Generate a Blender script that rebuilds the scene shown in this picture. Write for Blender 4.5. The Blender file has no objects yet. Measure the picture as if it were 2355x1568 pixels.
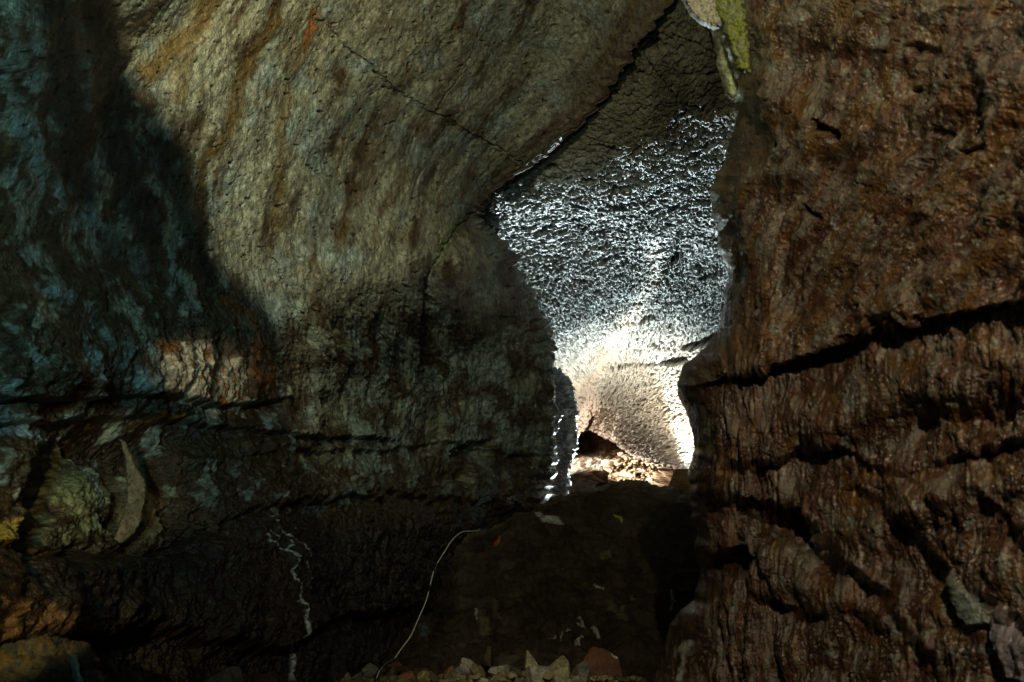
import bpy, math
import numpy as np

# ------------------------------------------------------------------ basics
scene = bpy.context.scene
COL = scene.collection
PITCH = math.radians(10.0)
CAMZ = 1.6
CP, SP = math.cos(PITCH), math.sin(PITCH)

def wpt(u, v, d):
    """layout units -> metres (x right, y forward, z up)"""
    u = np.asarray(u, float); v = np.asarray(v, float); d = np.asarray(d, float)
    x = (u-1177.0)/2354.0*d
    yc = (784.0-v)/2354.0*d
    return np.stack([x, d*CP-yc*SP, CAMZ+d*SP+yc*CP], -1)

def view_of(P):
    """inverse of wpt"""
    x = P[..., 0]; y = P[..., 1]; z = P[..., 2]-CAMZ
    d = y*CP+z*SP; yc = -y*SP+z*CP
    return 1177+x/d*2354, 784-yc/d*2354, d

rng = np.random.default_rng(7)
_ang = rng.random((256, 256))*2*np.pi
GX, GY = np.cos(_ang).astype(np.float32), np.sin(_ang).astype(np.float32)

def gn(x, y, seed=0):
    x = np.asarray(x, np.float32)+seed*17.37; y = np.asarray(y, np.float32)+seed*9.71
    xi = np.floor(x); yi = np.floor(y)
    fx = x-xi; fy = y-yi
    xi = xi.astype(np.int32) & 255; yi = yi.astype(np.int32) & 255
    x1 = (xi+1) & 255; y1 = (yi+1) & 255
    sx = fx*fx*fx*(fx*(fx*6-15)+10); sy = fy*fy*fy*(fy*(fy*6-15)+10)
    a = GX[xi, yi]*fx+GY[xi, yi]*fy
    b = GX[x1, yi]*(fx-1)+GY[x1, yi]*fy
    c = GX[xi, y1]*fx+GY[xi, y1]*(fy-1)
    e = GX[x1, y1]*(fx-1)+GY[x1, y1]*(fy-1)
    return 1.5*((a+(b-a)*sx)*(1-sy)+(c+(e-c)*sx)*sy)

def fbm(x, y, o=4, g=0.5, l=2.03, seed=0):
    r = 0; a = 1.0; n = 0
    for i in range(o):
        r = r+a*gn(x, y, seed+i*3); n += a; a *= g; x = x*l; y = y*l
    return r/n

def ridge(x, y, o=4, g=0.5, l=2.03, seed=0):
    r = 0; a = 1.0; n = 0
    for i in range(o):
        r = r+a*(1-2.2*np.abs(gn(x, y, seed+i*3))); n += a; a *= g; x = x*l; y = y*l
    return r/n

def ss(e0, e1, x):
    t = np.clip((x-e0)/(e1-e0), 0, 1)
    return t*t*(3-2*t)

def cr_matrix(n, t):
    """Catmull-Rom weights of samples t over n control points"""
    M = np.zeros((len(t), n))
    i = np.clip(np.floor(t).astype(int), 0, n-2); f = t-i
    w = [-.5*f**3+f**2-.5*f, 1.5*f**3-2.5*f**2+1, -1.5*f**3+2*f**2+.5*f, .5*f**3-.5*f**2]
    r = np.arange(len(t))
    for k in range(4):
        j = i-1+k
        lo = j < 0; hi = j > n-1; ok = ~(lo | hi)
        M[r[ok], j[ok]] += w[k][ok]
        M[r[lo], 0] += 2*w[k][lo]; M[r[lo], 1] -= w[k][lo]
        M[r[hi], n-1] += 2*w[k][hi]; M[r[hi], n-2] -= w[k][hi]
    return M

def samples(counts):
    o = [i+np.arange(c)/c for i, c in enumerate(counts)]
    return np.concatenate(o+[np.array([len(counts)*1.0])])

def net(ctrl, rows, cols):
    """ctrl: [row][col](u,v,d) -> U,V,D grids and S,T grids"""
    A = np.array(ctrl, float)
    t = samples(rows); s = samples(cols)
    MR = cr_matrix(A.shape[0], t); MC = cr_matrix(A.shape[1], s)
    G = np.einsum('ij,jkl->ikl', MR, A); G = np.einsum('mk,ikl->iml', MC, G)
    S, T = np.meshgrid(s, t)
    return G[..., 0], G[..., 1], G[..., 2], S, T

def normals(P):
    du = np.gradient(P, axis=1); dv = np.gradient(P, axis=0)
    n = np.cross(du, dv)
    n /= np.linalg.norm(n, axis=-1, keepdims=True)+1e-12
    return n

def facing(P, N):
    cam = np.array([0, 0, CAMZ])
    s = np.sign(np.median(np.sum((cam-P)*N, -1)))
    return N*s

def poly_dist(U, V, pts, closed=False):
    """distance to a polyline and the position along it (0..1)"""
    best = np.full(U.shape, 1e9, np.float32); tt = np.zeros(U.shape, np.float32)
    p = list(pts)+([pts[0]] if closed else [])
    n = len(p)-1
    for i in range(n):
        ax, ay = p[i][:2]; bx, by = p[i+1][:2]
        dx, dy = bx-ax, by-ay
        L = dx*dx+dy*dy+1e-9
        t = np.clip(((U-ax)*dx+(V-ay)*dy)/L, 0, 1)
        q = np.hypot(U-ax-t*dx, V-ay-t*dy)
        m = q < best
        best = np.where(m, q, best); tt = np.where(m, (i+t)/n, tt)
    return best, tt

def stroke(U, V, pts, w, soft=None):
    """1 inside a band of half width w round a polyline"""
    soft = w if soft is None else soft
    mx = 3*soft+w
    xs = [p[0] for p in pts]; ys = [p[1] for p in pts]
    out = np.zeros(U.shape, np.float32)
    m = (U > min(xs)-mx) & (U < max(xs)+mx) & (V > min(ys)-mx) & (V < max(ys)+mx)
    if m.any():
        d, t = poly_dist(U[m], V[m], pts)
        if len(pts[0]) > 2:
            ws = np.interp(t, np.linspace(0, 1, len(pts)), [p[2] for p in pts])
        else:
            ws = w
        out[m] = 1-ss(ws-soft*.5, ws+soft*.5, d)
    return out

def inside(U, V, pts, soft=6):
    m = np.zeros(U.shape, bool)
    n = len(pts); j = n-1
    for i in range(n):
        xi, yi = pts[i]; xj, yj = pts[j]
        if yi != yj:
            c = ((yi > V) != (yj > V)) & (U < (xj-xi)*(V-yi)/(yj-yi)+xi)
            m ^= c
        j = i
    d, _ = poly_dist(U, V, pts, True)
    sd = np.where(m, -d, d)
    return 1-ss(-soft, soft, sd)

def mix(a, b, m):
    m = np.asarray(m)[..., None] if np.ndim(m) else m
    return a*(1-m)+np.asarray(b)*m

# ------------------------------------------------------------------ meshes
def mesh_grid(name, P, color=None, rough=None, mat=None, parent=None, flip=False):
    H, Wd = P.shape[:2]
    idx = np.arange(H*Wd, dtype=np.int32).reshape(H, Wd)
    q = np.stack([idx[:-1, :-1], idx[:-1, 1:], idx[1:, 1:], idx[1:, :-1]], -1).reshape(-1, 4)
    if flip: q = q[:, ::-1]
    return mesh_raw(name, P.reshape(-1, 3), q, None if color is None else color.reshape(-1, 3),
                    None if rough is None else rough.reshape(-1), mat, parent)

def mesh_raw(name, V, F, color=None, rough=None, mat=None, parent=None, smooth=True):
    me = bpy.data.meshes.new(name)
    n = len(V); k = F.shape[1]
    me.vertices.add(n); me.vertices.foreach_set('co', np.ascontiguousarray(V, np.float32).ravel())
    me.loops.add(F.size); me.loops.foreach_set('vertex_index', np.ascontiguousarray(F, np.int32).ravel())
    me.polygons.add(len(F))
    me.polygons.foreach_set('loop_start', np.arange(0, F.size, k, dtype=np.int32))
    me.polygons.foreach_set('loop_total', np.full(len(F), k, np.int32))
    me.polygons.foreach_set('use_smooth', np.full(len(F), smooth, bool))
    me.update(calc_edges=True); me.validate()
    if color is not None:
        ca = me.color_attributes.new('Col', 'FLOAT_COLOR', 'POINT')
        c4 = np.ones((n, 4), np.float32); c4[:, :3] = np.clip(color, 0, 1)
        if rough is not None: c4[:, 3] = rough
        ca.data.foreach_set('color', c4.ravel())
    if mat: me.materials.append(mat)
    o = bpy.data.objects.new(name, me); COL.objects.link(o)
    if parent: o.parent = parent
    return o

def tag(o, label=None, cat=None, group=None, kind=None):
    if label: o['label'] = label
    if cat: o['category'] = cat
    if group: o['group'] = group
    if kind: o['kind'] = kind
    return o

# ------------------------------------------------------------------ materials
def rock_mat(name, fine=60.0, bump=0.4, dist=0.01, spec=0.4, var=0.5, stretch=(1, 1, 1), grain=400.0):
    m = bpy.data.materials.new(name); m.use_nodes = True
    nt = m.node_tree; N = nt.nodes; L = nt.links
    bs = N['Principled BSDF']
    at = N.new('ShaderNodeAttribute'); at.attribute_name = 'Col'
    tc = N.new('ShaderNodeTexCoord'); mp = N.new('ShaderNodeMapping')
    mp.inputs['Scale'].default_value = stretch
    L.new(tc.outputs['Object'], mp.inputs['Vector'])
    n1 = N.new('ShaderNodeTexNoise'); n1.inputs['Scale'].default_value = fine
    n1.inputs['Detail'].default_value = 6; n1.inputs['Roughness'].default_value = .62
    n2 = N.new('ShaderNodeTexNoise'); n2.inputs['Scale'].default_value = fine*3.1
    n2.inputs['Detail'].default_value = 3
    L.new(mp.outputs[0], n1.inputs['Vector']); L.new(tc.outputs['Object'], n2.inputs['Vector'])
    rm = N.new('ShaderNodeMapRange')
    rm.inputs['From Min'].default_value = .32; rm.inputs['From Max'].default_value = .68
    rm.inputs['To Min'].default_value = 1-var; rm.inputs['To Max'].default_value = 1+var
    L.new(n1.outputs['Fac'], rm.inputs['Value'])
    vm = N.new('ShaderNodeVectorMath'); vm.operation = 'SCALE'
    L.new(at.outputs['Color'], vm.inputs[0]); L.new(rm.outputs[0], vm.inputs['Scale'])
    L.new(vm.outputs[0], bs.inputs['Base Color'])
    ad = N.new('ShaderNodeMath'); ad.operation = 'ADD'
    L.new(n1.outputs['Fac'], ad.inputs[0]); L.new(n2.outputs['Fac'], ad.inputs[1])
    bp = N.new('ShaderNodeBump'); bp.inputs['Strength'].default_value = bump
    bp.inputs['Distance'].default_value = dist
    L.new(ad.outputs[0], bp.inputs['Height']); L.new(bp.outputs[0], bs.inputs['Normal'])
    L.new(at.outputs['Alpha'], bs.inputs['Roughness'])
    bs.inputs['Specular IOR Level'].default_value = spec
    return m

def plain_mat(name, color, rough=.6, var=.15):
    m = bpy.data.materials.new(name); m.use_nodes = True
    nt = m.node_tree; N = nt.nodes; L = nt.links; bs = N['Principled BSDF']
    n1 = N.new('ShaderNodeTexNoise'); n1.inputs['Scale'].default_value = 30
    mr = N.new('ShaderNodeMix'); mr.data_type = 'RGBA'
    mr.inputs[6].default_value = (*[c*(1-var) for c in color], 1); mr.inputs[7].default_value = (*[min(1, c*(1+var)) for c in color], 1)
    L.new(n1.outputs['Fac'], mr.inputs[0]); L.new(mr.outputs[2], bs.inputs['Base Color'])
    bs.inputs['Roughness'].default_value = rough
    return m

M_LEFT = rock_mat('pale_crusted_basalt', 22, .55, .03, .35, .55, (1, 1, .6))
M_FAR = rock_mat('glittering_pitted_basalt', 18, .8, .04, .3, .4)
M_RIGHT = rock_mat('wet_rusty_basalt', 34, .9, .010, .9, .4, (1, 1, .35))
M_FLOOR = rock_mat('dark_floor_basalt', 14, .35, .02, .25, .4)
M_STONE = rock_mat('broken_stone', 45, .4, .008, .2, .35)
M_MOSS = rock_mat('algae_coated_rock', 60, .4, .006, .25, .4)

# ------------------------------------------------------------------ near left wall and vault
rowf = [.98, .99, 1.0, 1.02, 1.05, 1.04, 1.01, .97, .92, .85]
vs = [-350, 0, 200, 420, 640, 860, 1080, 1300, 1560, 1850]
cu = [[-300, -500, -560, -600, -600, -600, -600, -600, -600, -600],
      [230, 130, 60, 10, 0, 0, 0, 0, 0, 0],
      [620, 430, 300, 240, 230, 240, 240, 240, 240, 240],
      [820, 640, 530, 465, 475, 500, 510, 510, 510, 510],
      [1000, 850, 740, 660, 650, 680, 700, 710, 710, 710],
      [1250, 1080, 980, 880, 830, 830, 840, 850, 850, 850],
      [1450, 1290, 1190, 1020, 1000, 985, 980, 980, 970, 960]]
cd = [3.6, 4.9, 6.0, 7.0, 8.1, 9.4, 11.0]
ctrl = []
edge = [(1660, -230, 9.15), (1490, 60, 9.92), (1330, 288, 11.15), (1108, 476, 12.25), (1182, 600, 12.7),
        (1262, 800, 13.6), (1258, 1060, 14.1), (1236, 1250, 14.0), (1230, 1480, 13), (1230, 1800, 12)]
for r in range(10):
    row = []
    for c in range(7):
        d = cd[c]*rowf[r]
        if c >= 5 and r <= 2: d = [8.3, 8.65, 9.4][r]+(c-5)*[.45, .65, 1.3][r]
        row.append((cu[c][r], vs[r], d))
    u, v, d = edge[r]; row.append((u, v, d))
    if r <= 3: row.append((u-26, v-22, d+.16))
    else: row.append((u-70, v, d+3.0))
    ctrl.append(row)
ctrl[0][1] = (230, -350, 5.7)
wall_d = [[6.7, 7.95, 8.55, 9.19, 9.24, 9.16], [6.93, 7.76, 8.69, 9.68, 10.15, 9.86], [6.31, 7.4, 8.45, 9.83, 10.83, 11.08],
          [6.11, 7.19, 8.11, 9.61, 10.84, 12.0], [6.29, 7.38, 8.09, 8.85, 10.0, 12.7]]
for r in range(5):
    for k in range(6):
        q_ = ctrl[r][2+k]; ctrl[r][2+k] = (q_[0], q_[1], wall_d[r][k])
    if r <= 3: q_ = ctrl[r][8]; ctrl[r][8] = (q_[0], q_[1], wall_d[r][5]+.16)
U, V, D, S, T = net(ctrl, [50, 120, 130, 140, 150, 150, 150, 170, 40], [50, 150, 170, 150, 130, 130, 210, 40])
P = wpt(U, V, D); N = facing(P, normals(P))
su = S*220; tv = T*220
wu = U+14*fbm(U/60, V/60, 3, seed=50)+4*gn(U/9, V/9, 51); wv = V+14*fbm(U/60, V/60, 3, seed=60)+4*gn(U/9, V/9, 61)
low = ss(560, 860, V+60*fbm(U/200, V/200, 2, seed=5))          # broken, dripping lower wall
near = ss(900, 200, U)
h = (0.08+.07*low)*fbm(su/190, tv/300, 3, seed=1)
h += 0.032*fbm(su/46, tv/90, 4, seed=2)*(1+1.6*low)
h += 0.008*(D/9)*fbm(U/9, V/12, 4, .6, seed=3)*(1+1.2*low)
h += low*0.034*ridge(su/30, tv/85, 4, .55, seed=4)
h += low*0.014*(D/9)*ridge(su/15, tv/150, 2, .5, seed=15)
h += low*0.015*ridge(su/11, tv/34, 3, .6, seed=14)
pit = np.clip(fbm(U/20, V/17, 3, .6, seed=8)-.28, 0, 1)
h -= .13*pit*(1-.5*low)*(.3+.7*ss(150, 600, U))
# cracks in the vault
cracks = [[(745, 0), (735, 40), (760, 62), (790, 98), (840, 150), (880, 190), (940, 222), (1000, 262), (1060, 292), (1110, 322), (1150, 345), (1185, 368), (1200, 385)],
          [(1560, 0), (1490, 75), (1468, 95), (1430, 160), (1418, 188), (1370, 245), (1330, 290), (1270, 325), (1225, 360), (1205, 382), (1150, 430), (1110, 475), (1075, 510), (1050, 520)],
          [(1055, 520), (1030, 560), (1000, 620), (985, 680), (975, 760), (970, 860), (972, 980)],
          [(1100, 60), (1075, 120), (1040, 200), (1000, 260)],
          [(860, 720), (890, 800), (900, 860)], [(1130, 110), (1150, 160)], [(700, 380), (735, 395), (740, 410)],
          [(600, 560), (640, 610), (650, 650)], [(1210, 1030), (1212, 1100), (1206, 1150)]]
ck = np.zeros(U.shape, np.float32)
cu_, cv_ = U+5*gn(U/14, V/14, 70)+9*gn(U/70, V/70, 71), V+5*gn(U/14, V/14, 72)+9*gn(U/70, V/70, 73)
for i, c in enumerate(cracks):
    ck = np.maximum(ck, stroke(cu_, cv_, c, [.9, 1.1, 2.0, .5][min(i, 3)], 3.0))
h -= .06*ck
big = stroke(wu, wv, [(1085, 500), (1030, 570), (985, 680), (972, 800), (972, 1000), (985, 1150)], 16, 40)
h -= .06*big
# slab above the long crack stands a little proud of the one below
side = inside(U, V, [(745, 0), (790, 98), (880, 190), (1000, 262), (1110, 322), (1200, 385), (1330, 290), (1430, 160), (1490, 60), (1560, -300), (745, -300)], 3)
h += .02*side
# old lava benches along the lower wall
def bench(fu, fv, A, w, Lh, up=0.0, Lu=40, jag=10):
    vl = np.interp(U, fu, fv)+jag*fbm(U/40, V/90, 3, seed=int(fv[0]) % 97)
    dlt = V-vl
    m = ss(fu[0]-40, fu[0]+30, U)*(1-ss(fu[-1]-30, fu[-1]+40, U))
    return m*(-A*ss(-w, w, dlt)*np.exp(-np.clip(dlt, 0, None)/Lh)+up*np.exp(np.clip(dlt, None, 0)/Lu)*(1-ss(-w, w, dlt)))
h += bench([-600, 100, 320, 560, 640], [905, 925, 915, 935, 915], .07, 4, 45, .06, 70)
h += bench([-600, 0, 300, 430, 640, 900], [985, 975, 958, 963, 1000, 1010], .06, 5, 40, .04, 30)
h += bench([-600, 60, 250, 420, 560, 800, 1240], [1262, 1258, 1262, 1245, 1170, 1140, 1165], .065, 9, 50, .03, 90, 40)
h += .6*bench([560, 650, 850, 1020, 1240], [1050, 1030, 1040, 1020, 1050], .07, 5, 60, .03, 50)
h += bench([-600, 0, 300, 620, 760, 980], [1530, 1500, 1455, 1500, 1420, 1400], .10, 9, 90, .05, 80, 30)
h += .10*inside(wu, wv, [(-300, 640), (150, 600), (420, 700), (620, 720), (640, 900), (300, 930), (-300, 900)], 60)
h += .13*inside(wu, wv, [(-700, 1270), (250, 1280), (560, 1200), (700, 1260), (640, 1500), (200, 1470), (-700, 1480)], 60)
h -= .14*inside(wu, wv, [(1030, 1040), (1060, 1020), (1130, 1018), (1130, 1050), (1080, 1070), (1060, 1110), (1035, 1100)], 10)
# niche behind the leaning slab, with a swollen pillar in it
niche = inside(wu, wv, [(60, 1250), (80, 1120), (110, 1040), (200, 990), (420, 990), (480, 1100), (470, 1200), (380, 1260), (200, 1255)], 60)
h -= .34*niche
pil = inside(wu, wv, [(105, 1235), (130, 1160), (170, 1075), (215, 1030), (262, 1060), (288, 1120), (286, 1190), (262, 1245)], 42)
pil2 = inside(wu, wv, [(325, 1245), (322, 1150), (335, 1085), (375, 1100), (400, 1150), (396, 1210), (365, 1245)], 28)
h += .26*pil+.22*pil2
h += .20*inside(wu, wv, [(400, 1010), (480, 1040), (488, 1150), (440, 1200), (405, 1160)], 30)
EDGE = ss(7.25, 8, S)
h *= 1-.6*EDGE
hs = np.where(T < 3.2, np.clip((7.0-S)/.25, 0, 1), 1)         # lies flush with the next slab at the fold
P2 = P+N*(h*(.35+.65*hs))[..., None]
P2[..., 0] += ss(6.6, 7.1, S)*(.10*fbm(T*11, S*0+3.3, 2, .5, seed=19))
# ---- colour: rock tones, with some lamp falloff and shade painted in
brown = np.array([.075, .046, .022]); grey = np.array([.30, .285, .20]); cool = np.array([.24, .30, .29])
ochre = np.array([.15, .095, .030]); orange = np.array([.36, .13, .03]); cream = np.array([.55, .47, .33]); dark = np.array([.030, .020, .011])
f1 = fbm(su/55, tv/210, 4, .55, seed=21)
f2 = fbm(wu/42, wv/60, 5, .6, seed=22)
f3 = fbm(su/24, tv/130, 4, .6, seed=23)
cov_up = ss(-.48, .10, f1*.9+f2*.5)
cov_lo = ss(.15, .36, f1*.6+f2*.9+.06*near)
cov = cov_up*(1-low)+low*cov_lo
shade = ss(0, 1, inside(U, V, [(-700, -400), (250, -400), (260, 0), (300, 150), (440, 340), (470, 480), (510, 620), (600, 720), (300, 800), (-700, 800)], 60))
cov = np.where(shade > 0, mix(cov[..., None], ss(-.16+.24*ss(480, 640, V), .16+.18*ss(480, 640, V), f1*.8+f2*.8)[..., None], shade)[..., 0], cov)  # pale crust thinned inside the outline of the wall's shadow
rightlow = ss(620, 760, U)*low
cov = cov*(1-rightlow)+rightlow*ss(-.25, .28, f2+.4*f1-.9*ss(1000, 1300, V))
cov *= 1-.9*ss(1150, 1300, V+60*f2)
grey = np.array([.30, .285, .20])*(1-.0*low)[..., None]
c = mix(brown, grey, cov)
c = mix(c, cool, np.clip(cov*ss(0, .3, fbm(U/130, V/130, 3, seed=24)+.12*low), 0, 1)*.6)
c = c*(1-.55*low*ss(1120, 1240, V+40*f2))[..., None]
c = mix(c, c*1.35+.01, ss(.1, .4, fbm(U/14, V/20, 3, .6, seed=25)))
c = mix(c, c*.55, ss(.12, .42, fbm(U/11, V/15, 3, .6, seed=26)))
c = mix(c, ochre, .4*ss(.08, .3, f3)*(1-low))
for pts, w, k, colr in [
    ([(500, -60), (455, 60), (400, 115), (345, 165)], 22, .9, ochre*1.2), ([(440, 120), (415, 180), (405, 230)], 14, .7, ochre),
    ([(645, -60), (628, 60), (565, 165), (530, 260), (500, 330), (470, 370), (458, 470), (455, 560)], 15, .95, ochre*.75),
    ([(722, 25), (722, 60), (708, 105)], 9, .9, orange), ([(705, 110), (668, 180), (650, 250), (640, 400), (650, 520)], 15, .7, ochre),
    ([(800, 330), (770, 400), (745, 480)], 12, .5, ochre*.8), ([(1085, 60), (1050, 140), (985, 270)], 9, .6, brown*1.4),
    ([(905, 250), (860, 380), (815, 470)], 18, .6, brown*1.8), ([(985, 300), (935, 400), (880, 480)], 13, .6, brown*1.8),
    ([(1120, 340), (1080, 400), (1060, 460)], 10, .7, brown*1.8), ([(1500, 0), (1440, 90), (1360, 200)], 60, .5, brown*1.6),
    ([(1300, 270), (1215, 350), (1130, 440), (1060, 520)], 20, .6, brown*1.3),
    ([(150, 40), (150, 200), (160, 320), (190, 430)], 42, .92, dark), ([(230, 20), (262, 150), (272, 300), (300, 420), (330, 520)], 36, .9, dark), ([(350, 330), (410, 450), (450, 560)], 30, .8, dark),  # dark strokes deepen the shadow edge in the colour
    ([(465, 440), (460, 560), (480, 640)], 14, .8, dark), ([(1180, 590), (1150, 620), (1165, 640)], 18, .8, brown),
    ([(985, 600), (975, 780), (975, 960)], 16, .7, dark)]:
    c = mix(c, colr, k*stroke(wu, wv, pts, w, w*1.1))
for pts, w, k, colr in [
    ([(1110, 10), (1068, 90)], 17, .7, cool*1.3), ([(980, 330), (955, 400)], 14, .7, cool*1.1), ([(1080, 180), (1062, 230)], 7, .6, cool*1.3),
    ([(810, 220), (800, 270)], 8, .5, cool*1.2), ([(640, 60), (600, 260)], 9, .45, cool*1.15), ([(1240, 190), (1262, 220)], 22, .5, cool),
    ([(60, 120), (45, 220), (75, 320), (60, 400)], 40, .55, cool), ([(120, 430), (240, 560), (330, 620)], 30, .4, cool),
    ([(50, 655), (130, 680), (180, 760)], 16, .75, cool*1.5), ([(160, 800), (150, 870), (180, 930)], 34, .7, cool*1.3),
    ([(230, 820), (300, 830), (300, 900)], 30, .55, cool*1.2), ([(0, 985), (60, 992), (120, 1002), (215, 990)], 14, .8, cool*1.4),
    ([(385, 640), (380, 690)], 18, .4, cool), ([(620, 860), (630, 920)], 9, .8, cool*1.6), ([(600, 690), (600, 730)], 8, .4, cool),
    ([(870, 1070), (850, 1120), (720, 1170)], 16, .5, cool*1.1), ([(600, 975), (600, 990)], 5, .9, cool*1.6),
    ([(1100, 1060), (1110, 1110), (1090, 1180)], 18, .45, cool*.8)]:
    c = mix(c, colr, k*stroke(wu, wv, pts, w, w*1.2)*ss(-.25, .15, f2+.3*f3))
c = mix(c, c*.62, ss(850, 1250, U)*(1-low))  # lamp falloff to the right painted into the colour
c = mix(c, c*np.array([.50, .56, .56]), rightlow*ss(600, 900, V+.4*(U-700)))  # distance from the lamp painted in as darker, cooler rock
c = c*(1+.30*gn(U/3.2, V/3.6, 27)+.22*gn(U/1.9, V/2.1, 28))[..., None]
# lamp-lit patches beside the benches, painted in as cream and orange crust
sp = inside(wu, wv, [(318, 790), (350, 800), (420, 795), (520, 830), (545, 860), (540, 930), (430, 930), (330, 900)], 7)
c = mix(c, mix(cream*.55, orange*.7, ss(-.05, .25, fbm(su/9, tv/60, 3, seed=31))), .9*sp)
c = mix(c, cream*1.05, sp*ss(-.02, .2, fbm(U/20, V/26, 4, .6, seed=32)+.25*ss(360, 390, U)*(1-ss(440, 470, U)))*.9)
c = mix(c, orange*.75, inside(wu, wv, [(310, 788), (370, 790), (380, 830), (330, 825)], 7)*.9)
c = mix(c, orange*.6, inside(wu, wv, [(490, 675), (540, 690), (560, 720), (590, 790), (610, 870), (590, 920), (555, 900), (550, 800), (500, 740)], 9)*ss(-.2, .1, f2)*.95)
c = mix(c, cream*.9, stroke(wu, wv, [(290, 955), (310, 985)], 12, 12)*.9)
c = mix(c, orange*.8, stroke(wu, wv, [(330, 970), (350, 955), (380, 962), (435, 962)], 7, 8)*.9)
c = mix(c, np.array([.36, .38, .18]), pil*.75*ss(-.3, .2, f2)); c = mix(c, cool*1.6, stroke(wu, wv, [(222, 1030), (232, 1110), (230, 1200)], 10, 18)*.8)
c = mix(c, np.array([.24, .20, .10]), pil2*.8)
c = mix(c, np.array([.42, .30, .05]), .9*inside(wu, wv, [(-200, 1195), (20, 1205), (60, 1215), (90, 1090), (100, 1110), (70, 1250), (-200, 1265)], 8))  # warm lamp glints painted into the yellow wall, here and below
c = mix(c, np.array([.30, .17, .06]), .8*inside(wu, wv, [(-200, 1370), (40, 1410), (120, 1470), (-200, 1490)], 14)*ss(-.2, .1, f2))
# mineral lace on the lower wall
lace = [[(585, 1208), (592, 1228), (605, 1240), (612, 1262), (640, 1290)], [(600, 1192), (630, 1225), (650, 1245)], [(620, 1195), (632, 1215), (640, 1240), (652, 1235)],
        [(640, 1250), (625, 1275), (640, 1300), (630, 1320), (640, 1340), (660, 1350), (665, 1365)], [(652, 1240), (668, 1275), (672, 1310), (680, 1340), (690, 1365)],
        [(575, 1225), (590, 1250), (610, 1260)], [(625, 1090), (618, 1150), (640, 1130), (650, 1150)], [(660, 1370), (672, 1400), (668, 1480), (672, 1560)],
        [(648, 1395), (662, 1382), (655, 1372)], [(592, 970), (604, 985)], [(630, 1060), (640, 1075)]]
lu, lv = U+6*fbm(U/14, V/14, 3, .6, seed=41), V+6*fbm(U/14, V/14, 3, .6, seed=42)
lm = np.zeros(U.shape, np.float32)
for l in lace: lm = np.maximum(lm, stroke(lu, lv, l, 1.3, 2.2))
lm = np.maximum(lm, .45*stroke(lu, lv, [(670, 1410), (672, 1470)], 3, 5)); lm = np.maximum(lm, .4*stroke(lu, lv, [(668, 1510), (672, 1560)], 5, 6))
c = mix(c, np.array([.7, .76, .72]), lm*.85*ss(-.6, -.2, fbm(U/7, V/9, 2, seed=43)))
c = mix(c, dark*.5, .85*ck); c = mix(c, dark, .7*np.clip(pit*4, 0, 1))
c = mix(c, np.array([.16, .22, .05]), .6*inside(wu, wv, [(1020, 515), (1060, 500), (1045, 550), (1010, 600)], 14))
c = mix(c, brown*1.2, .75*ss(6.6, 7.0, S)*(1-ss(3.0, 3.3, T)))  # brown painted over the fold lip to dim its lit rim
rough = .62-.22*(1-cov)
LEFT_P = P2; LEFT_UV = (U, V)
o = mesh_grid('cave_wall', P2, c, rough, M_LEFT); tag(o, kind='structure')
def left_at(u, v):
    k = np.argmin((U_L-u)**2+(V_L-v)**2+1e6*(S_L > 7)); return LEFT_P.reshape(-1, 3)[k]
U_L, V_L, S_L = U.ravel(), V.ravel(), S.ravel()

# ------------------------------------------------------------------ far vault
fv_rows = [
 [(1000, -187, 10.6), (1250, -187, 10.2), (1450, -187, 9.5), (1660, -187, 9.3), (1760, -187, 9.2), (1850, -187, 9.0), (1950, -187, 8.6)],
 [(960, 34, 11.2), (1200, 34, 10.9), (1450, 34, 10.06), (1640, 34, 9.9), (1720, 34, 9.9), (1800, 34, 9.8), (1900, 34, 9.5)],
 [(900, 247, 12.2), (1130, 247, 12.0), (1400, 247, 11.02), (1590, 247, 10.9), (1680, 247, 10.8), (1770, 247, 10.5), (1880, 247, 10.1)],
 [(880, 424, 12.5), (1060, 424, 12.4), (1330, 424, 12.15), (1555, 424, 12.6), (1650, 424, 12.6), (1740, 424, 12.3), (1860, 424, 11.6)],
 [(900, 547, 13.8), (1050, 547, 13.9), (1300, 547, 14.2), (1525, 547, 14.7), (1620, 547, 14.6), (1720, 547, 14.1), (1850, 547, 12.8)],
 [(960, 673, 15.2), (1120, 673, 15.7), (1310, 673, 16.8), (1475, 673, 17.7), (1580, 673, 17.4), (1690, 673, 16.5), (1840, 673, 14.2)],
 [(1050, 781, 16.6), (1190, 781, 18.0), (1310, 781, 20.0), (1425, 781, 21.6), (1540, 781, 20.8), (1660, 781, 18.8), (1820, 781, 15.2)],
 [(1130, 873, 18.5), (1240, 873, 21.2), (1315, 873, 24.0), (1375, 873, 26.2), (1480, 873, 24.6), (1610, 873, 21.0), (1780, 873, 16.5)],
 [(1180, 975, 22), (1270, 975, 26), (1318, 965, 29.5), (1352, 938, 31.5), (1430, 955, 29), (1560, 975, 24.0), (1740, 985, 18)],
 [(1190, 1080, 23), (1285, 1058, 28.5), (1312, 1030, 31.6), (1345, 986, 34.0), (1405, 1010, 32), (1460, 1040, 30), (1640, 1096, 22.5)],
 [(1180, 1090, 25), (1275, 1058, 30.5), (1308, 1026, 33.6), (1345, 975, 36.0), (1408, 1000, 34), (1466, 1032, 32), (1650, 1090, 25)]]
U, V, D, S, T = net(fv_rows, [25, 110, 130, 130, 120, 110, 100, 90, 90, 12], [30, 90, 190, 110, 110, 110, 40])
P = wpt(U, V, D); N = facing(P, normals(P))
X = P[..., 0]; Y = P[..., 1]*1.0
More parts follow.
